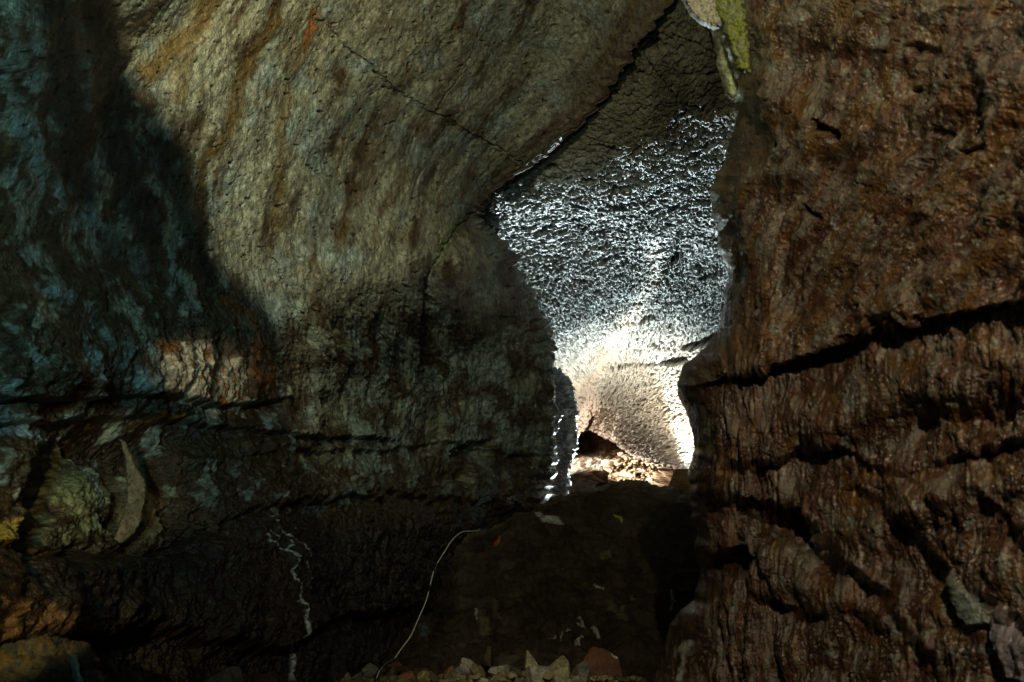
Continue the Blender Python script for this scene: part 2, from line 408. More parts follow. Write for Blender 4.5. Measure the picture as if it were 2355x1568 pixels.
# arc coordinates on the vault so that grains keep their true size
gs = np.cumsum(np.linalg.norm(np.diff(P, axis=0, prepend=P[:1]), axis=-1), axis=0)
gw = np.cumsum(np.linalg.norm(np.diff(P, axis=1, prepend=P[:, :1]), axis=-1), axis=1)
gw = gw-gw[:, gw.shape[1]//2][:, None]
smooth = stroke(U+20*fbm(U/40, V/40, 3, seed=80), V, [(1510, 560), (1500, 640), (1470, 700), (1410, 790), (1365, 880), (1350, 960)], 12, 50)
smooth = np.maximum(smooth, .45*inside(U, V, [(1320, 860), (1420, 800), (1640, 780), (1640, 1100), (1400, 1020), (1300, 1060)], 60))
smooth = np.maximum(smooth, inside(U, V, [(1318, 880), (1370, 860), (1390, 960), (1350, 1000), (1300, 1060)], 20))
h = .09*fbm(gw/1.4, gs/1.8, 3, seed=81)+.035*ridge(gw/.5, gs/.8, 3, seed=82)
rg = 1-.6*smooth
RS = np.clip(D/12.5, .8, 1.9)
h += .042*RS*rg*fbm(gw/.085, gs/.11, 3, .65, seed=83)
h += .026*RS*rg*fbm(gw/.038, gs/.05, 3, .6, seed=84)
h -= .12*RS*rg*np.clip(fbm(gw/.10, gs/.08, 2, .6, seed=88)-.18, 0, 1)
pk = ss(560, 760, V)*rg*np.clip(fbm(U/6.5, V/5.5, 3, .6, seed=92)-.10, 0, 1)
h -= .55*RS*pk
holes = np.clip(fbm(gw/.40, gs/.30, 3, .6, seed=85)-.30, 0, 1)
h -= .45*holes*rg
fc = np.zeros(U.shape, np.float32)
for l, w in [([(1470, 95), (1490, 140), (1530, 190), (1580, 250)], 1.2), ([(1480, 70), (1550, 85), (1600, 95), (1650, 125)], 1.3),
             ([(1610, 40), (1635, 80), (1640, 110)], 1.6), ([(1490, 590), (1520, 575), (1545, 572), (1560, 600)], 1.3),
             ([(1440, 740), (1475, 745), (1500, 730), (1515, 735)], 2.0), ([(1530, 697), (1560, 690), (1590, 680)], 3.2),
             ([(1470, 742), (1490, 728), (1500, 728)], 5.0), ([(1500, 790), (1515, 795), (1515, 805)], 3), ([(1400, 850), (1450, 838), (1500, 840), (1560, 832)], 3.0),
             ([(1530, 835), (1570, 828)], 9), ([(1355, 945), (1362, 965), (1350, 985)], 4), ([(1480, 880), (1530, 930), (1550, 960)], 3),
             ([(1570, 800), (1610, 790), (1640, 775)], 8), ([(1545, 605), (1560, 590), (1580, 578)], 4), ([(1390, 600), (1400, 590), (1420, 588)], 5),
             ([(1540, 480), (1560, 470)], 5), ([(1400, 470), (1440, 480)], 4), ([(1610, 640), (1660, 620)], 4)]:
    fc = np.maximum(fc, stroke(U+3*gn(U/9, V/9, 90), V+3*gn(U/9, V/9, 91), l, w, 2.2))
h -= .16*fc
flush = np.clip(ss(300, 520, V)+ss(1100, 1300, U)*0, 0, 1)
P2 = P+N*h[..., None]
g1 = fbm(gw/.6, gs/.9, 4, .6, seed=86)
c = mix(np.array([.30, .33, .31]), np.array([.50, .54, .52]), ss(-.2, .3, g1))
c = mix(c, np.array([.60, .50, .37]), smooth*.85)
c = mix(c, np.array([.56, .46, .33]), .75*ss(820, 960, V+30*fbm(U/30, V/30, 3, seed=93)))
c = mix(c, np.array([.58, .42, .34]), .6*inside(U, V, [(1300, 1080), (1310, 940), (1360, 900), (1380, 960), (1450, 1020), (1600, 1060), (1600, 1100)], 30))
spk = ss(.05, .30, fbm(gw/.060, gs/.075, 3, .65, seed=89))
c = mix(c, c*.22, spk*(1-.75*smooth)); c = mix(c, c*.16, ss(.02, .16, pk))  # specks and pits darkened in the colour like tiny shadows
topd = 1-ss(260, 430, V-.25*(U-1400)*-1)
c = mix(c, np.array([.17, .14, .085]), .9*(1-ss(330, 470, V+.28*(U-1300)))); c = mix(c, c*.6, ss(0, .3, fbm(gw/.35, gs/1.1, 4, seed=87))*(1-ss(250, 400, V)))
c = mix(c, np.array([.05, .035, .02]), .8*np.clip(holes*5, 0, 1)); c = mix(c, np.array([.04, .03, .02]), .9*fc)
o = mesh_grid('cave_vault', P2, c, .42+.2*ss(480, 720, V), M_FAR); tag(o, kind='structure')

# ------------------------------------------------------------------ rib of the far left wall
rib = []
for (u, v, d) in [(1236, 840, 16.8), (1276, 855, 17.0), (1308, 885, 17.5), (1322, 940, 17.8), (1321, 1010, 17.8), (1308, 1085, 17.6), (1298, 1150, 17.4), (1296, 1250, 17)]:
    rib.append([(1120, v, d-3.4), (1215, v, d-2.3), (u-38, v, d-1.1), (u, v, d), (u-14, v+20, d+.5)])
U, V, D, S, T = net(rib, [50, 70, 90, 90, 90, 80, 60], [12, 50, 110, 12])
P = wpt(U, V, D); N = facing(P, normals(P))
h = .10*fbm(U/26, V/60, 3, seed=101)+.085*ridge(U/8, V/14, 4, .6, seed=102)+.04*fbm(U/3, V/7, 2, .7, seed=103)
h -= .3*np.clip(fbm(U/14, V/28, 3, seed=104)-.25, 0, 1)
c = mix(np.array([.25, .27, .30]), np.array([.5, .52, .56]), ss(-.2, .3, fbm(U/10, V/24, 3, seed=105)))
c = mix(c, np.array([.42, .30, .12]), .7*ss(.0, .3, fbm(U/4, V/40, 3, seed=106))*ss(1000, 1120, V))
o = mesh_grid('rock_rib', P+N*h[..., None], c, np.full(U.shape, .35), M_FAR)
tag(o, 'narrow glittering grey rib of rock at the left edge of the bright far passage', 'rock')

# ------------------------------------------------------------------ end of the passage
us = [1180, 1270, 1330, 1400, 1470, 1560, 1640, 1720]; vv = [920, 990, 1050, 1100, 1160, 1230]
ctrl = [[(u, v, 35.8-.006*max(0, u-1400)-.002*max(0, v-1000)) for u in us] for v in vv]
U, V, D, S, T = net(ctrl, [20, 80, 110, 120, 30], [10, 60, 120, 120, 120, 70, 10])
P = wpt(U, V, D); N = facing(P, normals(P))
wu = U+7*fbm(U/18, V/18, 4, .6, seed=111); wv = V+7*fbm(U/18, V/18, 4, .6, seed=112)
hol = inside(wu, wv, [(1300, 1034), (1316, 1006), (1340, 990), (1362, 1000), (1372, 1022), (1368, 1040), (1335, 1046)], 8)
low_ = inside(wu, wv, [(1296, 1150), (1302, 1105), (1318, 1090), (1345, 1084), (1372, 1092), (1396, 1112), (1408, 1140), (1400, 1170), (1296, 1170)], 7)
shelf = inside(wu, wv, [(1290, 1050), (1330, 1046), (1380, 1036), (1440, 1042), (1452, 1062), (1430, 1088), (1400, 1094), (1350, 1080), (1300, 1098), (1288, 1080)], 8)
block = inside(wu, wv, [(1440, 1034), (1470, 1036), (1530, 1052), (1552, 1062), (1545, 1090), (1515, 1140), (1420, 1140), (1428, 1090)], 9)
kn = inside(wu, wv, [(1398, 1108), (1412, 1100), (1424, 1116), (1420, 1140), (1400, 1140)], 5)
h = .35*fbm(U/45, V/35, 3, seed=113)+.10*ridge(U/16, V/13, 3, .5, seed=114)
h += -1.5*hol-3.6*low_+.9*shelf+1.6*block+.7*kn
h -= block*.5*np.clip(fbm(U/9, V/15, 3, .6, seed=115)-.02, 0, 1)*2
blk_ = ss(.05, .2, fbm(U/9, V/15, 3, .6, seed=115))
c = mix(np.array([.22, .12, .06]), np.array([.30, .19, .11]), ss(-.2, .3, fbm(U/14, V/14, 4, seed=116)))
c = mix(c, np.array([.62, .56, .48]), shelf*ss(-.35, .1, fbm(U/14, V/9, 3, seed=117)))
c = mix(c, np.array([.60, .47, .32]), block*ss(-.3, .1, fbm(U/8, V/12, 3, seed=118)))
c = mix(c, np.array([.09, .05, .025]), block*blk_*.85); c = mix(c, np.array([.5, .38, .25]), kn*.8); c = mix(c, np.array([.10, .055, .03]), hol*.8); c = mix(c, np.array([.02, .015, .01]), low_*.95)  # hollow and low cave also painted dark, as the shade inside
o = mesh_grid('passage_end', P+N*h[..., None], c, np.full(U.shape, .5), M_FAR); tag(o, kind='structure')
# brown boulder on the right of the passage end
# ------------------------------------------------------------------ right wall
sil = [(1590, -300), (1600, -100), (1606, 0), (1628, 60), (1663, 158), (1685, 235), (1678, 293), (1671, 367), (1645, 403), (1641, 477), (1650, 543), (1660, 613),
       (1665, 701), (1656, 752), (1616, 803), (1579, 836), (1555, 885), (1564, 911), (1573, 957), (1585, 995), (1592, 1031), (1584, 1090), (1597, 1181), (1597, 1254),
       (1606, 1310), (1586, 1385), (1538, 1437), (1524, 1510), (1500, 1565), (1440, 1700), (1380, 1900)]
sv = np.array([p[1] for p in sil]); su_ = np.array([p[0] for p in sil])
vrow = np.concatenate([np.linspace(-300, -20, 50, endpoint=False), np.linspace(-20, 1590, 1000, endpoint=False), np.linspace(1590, 1900, 40)])
q = np.concatenate([np.linspace(-1, 0, 25, endpoint=False), (np.linspace(0, 1, 620, endpoint=False))**1.15, np.linspace(1, 1.6, 40)])
Q, V = np.meshgrid(q, vrow)
su0 = np.interp(V, sv, su_)
qq = np.clip(Q, 0, None)
U = su0+qq*(2390-su0)+np.clip(-Q, 0, None)*90
def dright(u, v):
    t = np.clip((u-1560)/800, 0, 1.7)
    return 5.3-2.5*t+.35*t*t+.25*np.cos((v-400)/420)*0
D = dright(U, V)+.35*((V-700)/900)**2*0
near_edge = np.clip((U-su0)/120, 0, 1)
D = D+np.where(Q >= 0, .75*(1-np.sqrt(1-(1-near_edge)**2)), .75+1.8*np.clip(-Q, 0, 1))
# overhang profile: the wall swells towards each ledge and steps back below it
def led(fu, fv, A, w, Lh, B, Lu, jag=12, sd=1):
    vl = np.interp(U, fu, fv)+jag*fbm(U/34, V/120, 4, .6, seed=sd)
    dl = V-vl
    m = ss(fu[0]-50, fu[0]+20, U)*(1-ss(fu[-1]-20, fu[-1]+60, U)) if fu[-1] < 2350 else ss(fu[0]-50, fu[0]+20, U)
    m = m*np.clip(.7+1.5*fbm(U/110, V/300, 2, .5, seed=sd+40), .10, 1.3)
    w = w*np.clip(2.4+3.0*fbm(U/80, V/300, 2, seed=sd+50), .8, 3)
    return m*(A*ss(-w, w, dl)*np.exp(-np.clip(dl, 0, None)/Lh)-B*np.exp(np.clip(dl, None, 0)/Lu)*(1-ss(-w, w, dl)))
L1 = led([1540, 1600, 1700, 1800, 1850, 1900, 1960, 2010, 2130, 2300, 2700], [905, 885, 862, 835, 822, 812, 785, 760, 735, 700, 640], .20, 6, 70, .26, 150, 20, 121)
L2 = led([1700, 1760, 1850, 1930, 2000, 2090, 2200, 2354, 2700], [1075, 1060, 1035, 1025, 1068, 1085, 1050, 1010, 950], .12, 6, 70, .10, 60, 12, 122)
L3 = led([1630, 1700, 1800, 1880, 1940, 2000, 2060, 2150], [1130, 1150, 1165, 1215, 1290, 1345, 1420, 1520], .17, 8, 70, .12, 70, 14, 123)
L4 = led([1600, 1640, 1700, 1750, 1790], [1285, 1280, 1272, 1262, 1230], .20, 6, 30, .10, 50, 10, 124)
L5 = led([1960, 2050, 2130, 2200, 2300, 2400, 2700], [1120, 1180, 1260, 1330, 1400, 1470, 1600], .12, 8, 60, .09, 60, 12, 125)
L6 = led([1760, 1850, 1950, 2020, 2120], [1370, 1420, 1400, 1430, 1540], .12, 8, 50, .08, 50, 12, 126)
L7 = led([2150, 2250, 2354, 2700], [1060, 1130, 1230, 1500], .11, 8, 50, .08, 50, 12, 127)
vled = np.interp(U, [1540, 1700, 1850, 2010, 2130, 2300, 2700], [905, 862, 822, 760, 735, 700, 640])
flare = np.exp(-np.clip(vled-V, 0, None)/170)*(1-ss(-5, 5, V-vled))
D = D-.11*flare*ss(1560, 1700, U)+.06*ss(-10, 160, V-vled)*np.exp(-np.clip(V-vled, 0, None)/400)
D = D-.13*np.exp(-((V-vled-150)/75)**2)-.10*np.exp(-((V-vled-420)/90)**2)*ss(1900, 2100, U)
D = D+.22*inside(U+10*fbm(U/40, V/40, 3, seed=160), V+10*fbm(U/40, V/40, 3, seed=161), [(1720, 1190), (1800, 1170), (1880, 1225), (1930, 1320), (1890, 1330), (1840, 1250), (1740, 1240)], 34)
D = D+.20*inside(U, V+8*fbm(U/30, V/30, 3, seed=162), [(1640, 1278), (1700, 1272), (1750, 1268), (1750, 1300), (1700, 1310), (1630, 1310)], 22)
L1 = L1*(1-.6*ss(2000, 2300, U))*np.clip(.9+2.2*fbm(U/60, V/300, 2, seed=171), .15, 1.5)
D = D+.50*(.30*L1+L2+L3+L4+L5+L6+L7)
P = wpt(U, V, D); N = facing(P, normals(P))
wu = U+16*fbm(U/50, V/50, 4, .6, seed=130); wv = V+16*fbm(U/50, V/50, 4, .6, seed=131)
# flow lines: upright, leaning towards the ledge over the middle of the wall
fx = U+.62*(np.clip(V, 330, np.maximum(vled, 331))-330)*ss(1620, 1860, U)+.22*(np.clip(V, -300, 330)+300); fy = V
dn = ss(-20, 40, V-vled)
h = .07*fbm(fx/130, fy/170, 3, seed=132)+(.030-.010*dn)*fbm(fx/48, fy/105, 3, seed=139)
h += .011*fbm(fx/26, fy/170, 3, .5, seed=133)*(.7+.7*dn)
h += .0035*fbm(fx/10, fy/60, 3, .5, seed=134)*(.4+1.0*dn)+.009*ridge(fx/19, fy/260, 2, .5, seed=138)*dn
h += .0012*fbm(fx/5, fy/22, 3, .55, seed=135)
h += .006*np.clip(fbm(fx/6, fy/14, 2, .5, seed=136)-.15, 0, 1)
pit = np.clip(fbm(U/36, V/28, 4, .6, seed=137)-.30, 0, 1); h -= .06*pit
cav = np.zeros(U.shape, np.float32)
for pts, w, a in [([(1880, 290), (1915, 300), (1925, 320)], 9, .13), ([(1775, 330), (1760, 380)], 5, .08), ([(2080, 210), (2100, 205)], 7, .08),
                  ([(2140, 300), (2180, 310)], 8, .05), ([(2100, 110), (2160, 125)], 12, .05),
                  ([(1850, 480), (1885, 500)], 6, .07), ([(1700, 1275), (1745, 1285)], 14, .16), ([(1800, 1180), (1830, 1200), (1880, 1250)], 10, .1),
                  ([(2010, 745), (2050, 735), (2090, 745)], 14, .15), ([(1870, 822), (1910, 818)], 10, .1), ([(2200, 350), (2250, 340)], 6, .05)]:
    s_ = stroke(wu, wv, pts, w, w*1.3); h -= .5*a*s_; cav = np.maximum(cav, s_)
# boulder-like swelling under the third ledge and smooth broken face at lower right
bl = inside(wu, wv, [(1745, 1270), (1765, 1245), (1830, 1225), (1890, 1240), (1900, 1300), (1850, 1380), (1780, 1360)], 30); h += .045*bl
face1 = inside(U+8*fbm(U/30, V/30, 3, seed=138), V, [(2190, 1310), (2215, 1330), (2290, 1400), (2288, 1436), (2240, 1440), (2215, 1410)], 6)
face2 = inside(U+8*fbm(U/30, V/30, 3, seed=138), V, [(2300, 1390), (2354, 1450), (2420, 1520), (2420, 1580), (2330, 1560), (2300, 1480)], 6)
h = h*(1-.75*np.maximum(face1, .5*face2))+.04*face1+.03*face2
h += .010*fbm(U/22, V/24, 3, .6, seed=155)
h *= ss(-.3, .0, Q)*(.4+.6*ss(0, .7, near_edge))
P2 = P+N*h[..., None]
P2[..., 0] += (1-ss(0, .6, near_edge))*ss(-.4, 0, Q)*(.022*fbm(V/42, U/60, 2, .45, seed=159))
g1 = fbm(fx/40, fy/110, 4, .6, seed=140); g2 = fbm(fx/60, fy/130, 4, .6, seed=141); g3 = fbm(fx/13, fy/45, 3, .6, seed=142)
rust = np.array([.20, .075, .030]); ocr = np.array([.24, .11, .022]); rbr = np.array([.11, .050, .022]); gry = np.array([.24, .20, .14]); blk = np.array([.03, .018, .012]); mauve = np.array([.24, .17, .16])
c = mix(rbr*.62, rust*.62, ss(-.15, .25, g2)); c = mix(c, ocr*.7, .75*ss(.05, .3, fbm(fx/90, fy/150, 4, .6, seed=143)+.15*(1-dn)))
gc = ss(.02, .28, g1+.35*g2+.22*(1-ss(1750, 2000, U))*(1-ss(500, 650, V)))
c = mix(c, gry*.7, .7*gc); c = mix(c, mauve*.5, .25*ss(.15, .35, fbm(fx/30, fy/50, 3, seed=144)))
c = mix(c, gry*1.5, .6*ss(.30, .42, g3)); c = mix(c, blk, .6*ss(.16, .42, fbm(fx/12, fy/60, 4, .6, seed=145)))
dr = ss(.15, .45, fbm(fx/7, fy/120, 3, .5, seed=149))*ss(-.1, .2, fbm(U/90, V/70, 2, seed=150))
c = mix(c, gry*1.6, .8*dr*(.4+.6*dn))  # pale drip streaks, highlights put into the colour
gl = ss(.30, .42, fbm(fx/4.2, fy/9, 2, .5, seed=151))*ss(-.05, .25, fbm(U/70, V/90, 3, seed=152))
c = mix(c, np.array([.50, .45, .40]), .8*gl)  # pale dots painted in as wet glints
c = c*(1+.3*gn(fx/3, fy/8, 147)+.2*gn(U/2, V/3, 148))[..., None]
c = mix(c, np.array([.22, .25, .21]), .5*ss(.40, .46, fbm(U/34, V/52, 2, seed=146)))
c = mix(c, blk, np.clip(pit*4+cav*.8, 0, 1)*.8)
c = mix(c, np.array([.30, .36, .30]), .9*face1); c = mix(c, np.array([.33, .29, .32]), .8*face2)
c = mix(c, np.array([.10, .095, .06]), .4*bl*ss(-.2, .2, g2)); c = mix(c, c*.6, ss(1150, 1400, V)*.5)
edgeg = stroke(wu, wv, [(1640, 60), (1690, 200), (1700, 260)], 30, 40); c = mix(c, np.array([.33, .27, .08]), .7*edgeg)
c = mix(c, np.array([.34, .30, .18]), .6*stroke(wu, wv, [(1665, 360), (1652, 440), (1655, 520), (1668, 600), (1672, 640)], 12, 18))
c = mix(c, np.array([.55, .55, .5]), .8*stroke(wu, wv, [(1575, 1495), (1585, 1480), (1575, 1530), (1565, 1560)], 6, 8))
rough = .24+.20*gc+.2*ss(0, .3, g2)-.14*gl
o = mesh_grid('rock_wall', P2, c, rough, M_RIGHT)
tag(o, 'rusty brown wet rock wall with dripping ledges filling the right foreground', 'rock wall')

# mossy slabs and rough rock at the top of the right wall
def slab(name, pts, d0, tilt, thick, color, color2, mat, seed, label, cat, rgh=.6, res=90, amp=.02, lump=.0, soft=7, wob=5):
    us_ = [p[0] for p in pts]; vs_ = [p[1] for p in pts]
    gu = np.linspace(min(us_)-6, max(us_)+6, res); gv = np.linspace(min(vs_)-6, max(vs_)+6, int(res*max(1, (max(vs_)-min(vs_))/(max(us_)-min(us_)+1)*.7)))
    Ug, Vg = np.meshgrid(gu, gv)
    w = fbm(Ug/18, Vg/18, 3, seed=seed)*wob
    ins = inside(Ug+w, Vg+w, pts, soft)
    Dg = d0+tilt[0]*(Ug-np.mean(us_))+tilt[1]*(Vg-np.mean(vs_))
    hh = thick*np.sqrt(np.clip(ins, 0, 1))+amp*fbm(Ug/20, Vg/20, 4, .6, seed=seed+1)*ins+lump*np.clip(fbm(Ug/7, Vg/7, 2, seed=seed+2), -1, 1)*ins
    Pf = wpt(Ug, Vg, Dg-hh+.02)
    cc = mix(np.array(color), np.array(color2), ss(-.2, .25, fbm(Ug/16, Vg/40, 4, .6, seed=seed+3)))
    cc = mix(cc, cc*.45, ss(.15, .4, fbm(Ug/6, Vg/6, 2, seed=seed+4)))
    keep = ins > .02
    H, Wd = Ug.shape; idx = np.arange(H*Wd).reshape(H, Wd)
    k = keep[:-1, :-1] & keep[:-1, 1:] & keep[1:, 1:] & keep[1:, :-1]
    qf = np.stack([idx[:-1, :-1][k], idx[:-1, 1:][k], idx[1:, 1:][k], idx[1:, :-1][k]], -1)
    Pb = wpt(Ug, Vg, Dg+.02+thick*.8*np.sqrt(ins))           # back of the slab
    VV = np.concatenate([Pf.reshape(-1, 3), Pb.reshape(-1, 3)]); FF = np.concatenate([qf, (qf+H*Wd)[:, ::-1]])
    edges = {}
    for f in qf.tolist():
        for a, b in zip(f, f[1:]+f[:1]):
            if (b, a) in edges: del edges[(b, a)]
            else: edges[(a, b)] = 1
    n = H*Wd
    if edges: FF = np.concatenate([FF, np.array([[b, a, a+n, b+n] for a, b in edges])])
    used = np.unique(FF); remap = -np.ones(2*n, int); remap[used] = np.arange(len(used))
    o = mesh_raw(name, VV[used], remap[FF], np.concatenate([cc.reshape(-1, 3)]*2)[used], np.full(len(used), rgh), mat)
    tag(o, label, cat); return o
yg = (.24, .27, .05); gg = (.24, .25, .13)
slab('mossy_slab', [(1635, -60), (1700, -60), (1704, 0), (1712, 60), (1718, 110), (1722, 165), (1700, 160), (1680, 110), (1664, 60), (1645, 20)], 4.72, (-.002, -.0008), .07, yg, gg, M_MOSS, 201,
     'long yellow green algae covered slab hanging at the top of the right wall', 'rock slab', wob=9, amp=.03)
slab('mossy_slab', [(1648, 84), (1660, 100), (1676, 150), (1692, 200), (1686, 226), (1672, 214), (1654, 150)], 4.85, (-.002, -.0008), .05, gg, (.42, .46, .28), M_MOSS, 211,
     'small pale green wedge of rock tucked below the long mossy slab', 'rock slab', res=60)
slab('hanging_rock', [(1572, -80), (1640, -80), (1652, 20), (1660, 56), (1640, 64), (1610, 50), (1590, 32), (1570, -4)], 4.95, (-.001, -.001), .14, (.42, .40, .28), (.5, .46, .38), M_STONE, 221,
     'grainy grey rock jutting out at the top left corner of the right wall', 'rock', res=80, lump=.02)
slab('tan_slab', [(276, 1010), (290, 1018), (310, 1070), (333, 1105), (335, 1140), (329, 1166), (323, 1197), (310, 1224), (284, 1247), (258, 1256), (262, 1238), (275, 1208), (287, 1178), (293, 1150), (294, 1115), (290, 1074), (286, 1043)], 6.0, (.0012, 0), .03,
     (.24, .17, .09), (.30, .22, .12), M_FLOOR, 231, 'smooth tan crescent shaped slab standing in the niche of the left wall', 'rock slab', rgh=.6, res=110, amp=.008, soft=2.5, wob=3)

# ------------------------------------------------------------------ floor mound
mu = [700, 850, 960, 1060, 1160, 1240, 1320, 1410, 1500, 1600, 1750, 1950]
cvs = [1560, 1500, 1400, 1240, 1196, 1162, 1136, 1117, 1133, 1158, 1190, 1230]
cds = [9.2, 10.0, 11.0, 12.0, 13.2, 13.2, 12.8, 12.4, 12.2, 11.5, 10.5, 9.5]
rows_ = []
for k, (f, dd) in enumerate([(70, 14), (45, 7), (14, 2.2), (0, 0)]):
    rows_.append([(u, v+f, d+dd) for u, v, d in zip(mu, cvs, cds)])
rows_[0] = [(u, 1275, 42) for u in mu]; rows_[1] = [(u, max(1250, v+20), d+7) for u, v, d in zip(mu, cvs, cds)]
for t_, dbot in [(.12, 0), (.45, 0), (.75, 0), (1.0, 0)]:
    rows_.append([(u, v+(1600-v)*t_, d+(8.3-d)*(t_**.75)) for u, v, d in zip(mu, cvs, cds)])
rows_.append([(u, 1900, 6.2) for u in mu]); rows_.append([(u, 2600, 4.0) for u in mu])
U, V, D, S, T = net(rows_, [20, 40, 50, 60, 120, 120, 120, 40, 30], [20, 50, 60, 60, 70, 70, 70, 70, 60, 40, 10])
P = wpt(U, V, D); N = facing(P, normals(P)); N = N*np.sign(N[..., 2:3].mean())
h = .16*fbm(U/150, V/60, 3, seed=151)+.05*ridge(U/80, V/22, 4, .55, seed=152)+.02*fbm(U/18, V/8, 4, .6, seed=153)
st = ss(0, .02, fbm(U/160, V/26, 2, seed=154)); h += .05*st
P2 = P+N*h[..., None]
c = mix(np.array([.026, .018, .010]), np.array([.042, .031, .018]), ss(-.2, .3, fbm(U/60, V/30, 4, seed=155)))
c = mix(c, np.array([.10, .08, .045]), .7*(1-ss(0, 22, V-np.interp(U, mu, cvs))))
mu_, mv_ = U+7*fbm(U/14, V/14, 3, .6, seed=156), V+7*fbm(U/14, V/14, 3, .6, seed=157)
lite = np.array([.34, .36, .32])
for pts, w in [([(1242, 1190), (1255, 1200), (1290, 1208), (1300, 1218)], 5), ([(1258, 1208), (1290, 1214)], 8)]:
    c = mix(c, lite*.8, stroke(U+2*gn(U/8, V/8, 5), V, pts, w, 5)*.8)
for pts, w in [([(1250, 1478), (1275, 1467), (1290, 1458), (1310, 1452)], 2.2), ([(1330, 1440), (1345, 1448), (1335, 1430)], 2.0), ([(1288, 1478), (1298, 1462)], 1.6),
               ([(1365, 1455), (1378, 1470)], 3), ([(1312, 1490), (1330, 1483), (1345, 1480)], 1.5), ([(1545, 1375), (1555, 1400), (1545, 1420)], 2.5),
               ([(1250, 1320), (1290, 1328), (1310, 1335)], 1.0), ([(1368, 1360), (1390, 1370)], 2), ([(1082, 1420), (1090, 1440)], 1.6)]:
    c = mix(c, lite*1.3, stroke(mu_, mv_, pts, w, 2.5)*.75)
for pts, w in [([(1100, 1435), (1115, 1455)], 9), ([(1130, 1400), (1138, 1425)], 9), ([(1405, 1390), (1420, 1420), (1430, 1435)], 9), ([(1385, 1275), (1400, 1280)], 7), ([(1430, 1395), (1450, 1400)], 6), ([(1455, 1375), (1462, 1380)], 5)]:
    c = mix(c, np.array([.13, .115, .055]), stroke(mu_, mv_, pts, w, w)*.6)
c = mix(c, np.array([.30, .30, .06]), .7*stroke(mu_, mv_, [(1415, 1195), (1428, 1203)], 3, 4)); c = mix(c, np.array([.4, .08, .03]), .9*stroke(mu_, mv_, [(1140, 1243), (1148, 1238)], 3.5, 3))
c = mix(c, np.array([.12, .14, .16]), .8*stroke(mu_, mv_, [(975, 1445), (985, 1470)], 10, 12))
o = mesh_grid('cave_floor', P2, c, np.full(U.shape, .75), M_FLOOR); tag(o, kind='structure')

# lower ground under camera and rubble
gx = np.linspace(-9, 9, 160); gy = np.linspace(-3, 12, 140)
XX, YY = np.meshgrid(gx, gy)
ZZ = -.1+.10*fbm(XX/1.3, YY/1.3, 4, seed=161)+.03*fbm(XX*4, YY*4, 3, seed=162)+.3*ss(4.5, 8, YY)
c = mix(np.array([.04, .03, .018]), np.array([.08, .06, .035]), ss(-.2, .3, fbm(XX*2, YY*2, 3, seed=163)))
o = mesh_grid('ground', np.stack([XX, YY, ZZ], -1), c, np.full(XX.shape, .8), M_FLOOR); tag(o, kind='structure')

# ------------------------------------------------------------------ stones
def ico_dir(n):
    i = np.arange(n)+.5; ph = np.arccos(1-2*i/n); th = np.pi*(1+5**.5)*i
    return np.stack([np.cos(th)*np.sin(ph), np.sin(th)*np.sin(ph), np.cos(ph)], -1)
def sphere_grid(nu, nv):
    t = np.linspace(0.0, np.pi, nv); p = np.linspace(0, 2*np.pi, nu, endpoint=False)
    Tt, Pp = np.meshgrid(t[1:-1], p, indexing='ij')
    V_ = np.stack([np.sin(Tt)*np.cos(Pp), np.sin(Tt)*np.sin(Pp), np.cos(Tt)], -1).reshape(-1, 3)
    V_ = np.concatenate([V_, [[0, 0, 1.], [0, 0, -1.]]])
    m = nv-2; F = []
    for a in range(m-1):
        for b in range(nu):
            F.append([a*nu+b, (a+1)*nu+b, (a+1)*nu+(b+1) % nu, a*nu+(b+1) % nu])
    top, bot = m*nu, m*nu+1
    for b in range(nu):
        F.append([top, b, (b+1) % nu, (b+1) % nu][:4]); F.append([bot, (m-1)*nu+(b+1) % nu, (m-1)*nu+b, (m-1)*nu+b][:4])
    return V_, F
_sv, _sf = sphere_grid(72, 44)
_quads = np.array([f for f in _sf if len(set(f)) == 4]); _tris = [f[:3] for f in _sf if len(set(f)) == 3]
def stone(name, u0, u1, v0, v1, d, color, seed, label, cat='stone', group=None, depth=.9, rotate=None, color2=None, flat=9, rgh=.75, patch=None):
    r = np.random.default_rng(seed)
    p = _sv.copy()*1.25
    for k in range(flat+5):
        n = r.normal(size=3); n /= np.linalg.norm(n); hgt = .42+.42*r.random()
        e = np.clip(p@n-hgt, 0, None); p -= e[:, None]*n
    q0 = p/np.linalg.norm(p, axis=1, keepdims=True)
    a = np.arctan2(q0[:, 1], q0[:, 0]); b = q0[:, 2]*2
    p *= (1+.05*fbm(a*2+seed, b*2, 3, seed=seed % 50)+.02*fbm(a*8, b*8, 3, .6, seed=seed % 50))[:, None]
    p -= (p.max(0)+p.min(0))/2; p /= (p.max(0)-p.min(0))/2
    w = (u1-u0)/2354*d; hh = (v1-v0)/2354*d
    p *= np.array([w/2, max(w, hh)*depth/2, hh/2])
    ctr = wpt((u0+u1)/2, (v0+v1)/2, d)
    base = ctr-np.array([0, 0, hh/2])
    p[:, 2] += hh/2
    c2 = np.array(color2 if color2 is not None else np.array(color)*.6)
    cc = mix(np.array(color), c2, ss(-.15, .25, fbm(a*1.5+seed*.3, b*1.3, 4, .6, seed=3+seed % 40)))
    if patch is not None:
        cc = mix(cc, np.array([.5, .55, .5]), patch(p, w, hh))
    F = np.array(_quads)
    me_t = np.array([[t[0], t[1], t[2], t[2]] for t in _tris])
    # caps as degenerate-free fans: build with polygons of 3
    o = mesh_mixed(name, p, F, np.array(_tris), cc, rgh, M_STONE)
    o.location = base
    tag(o, label, cat, group); return o
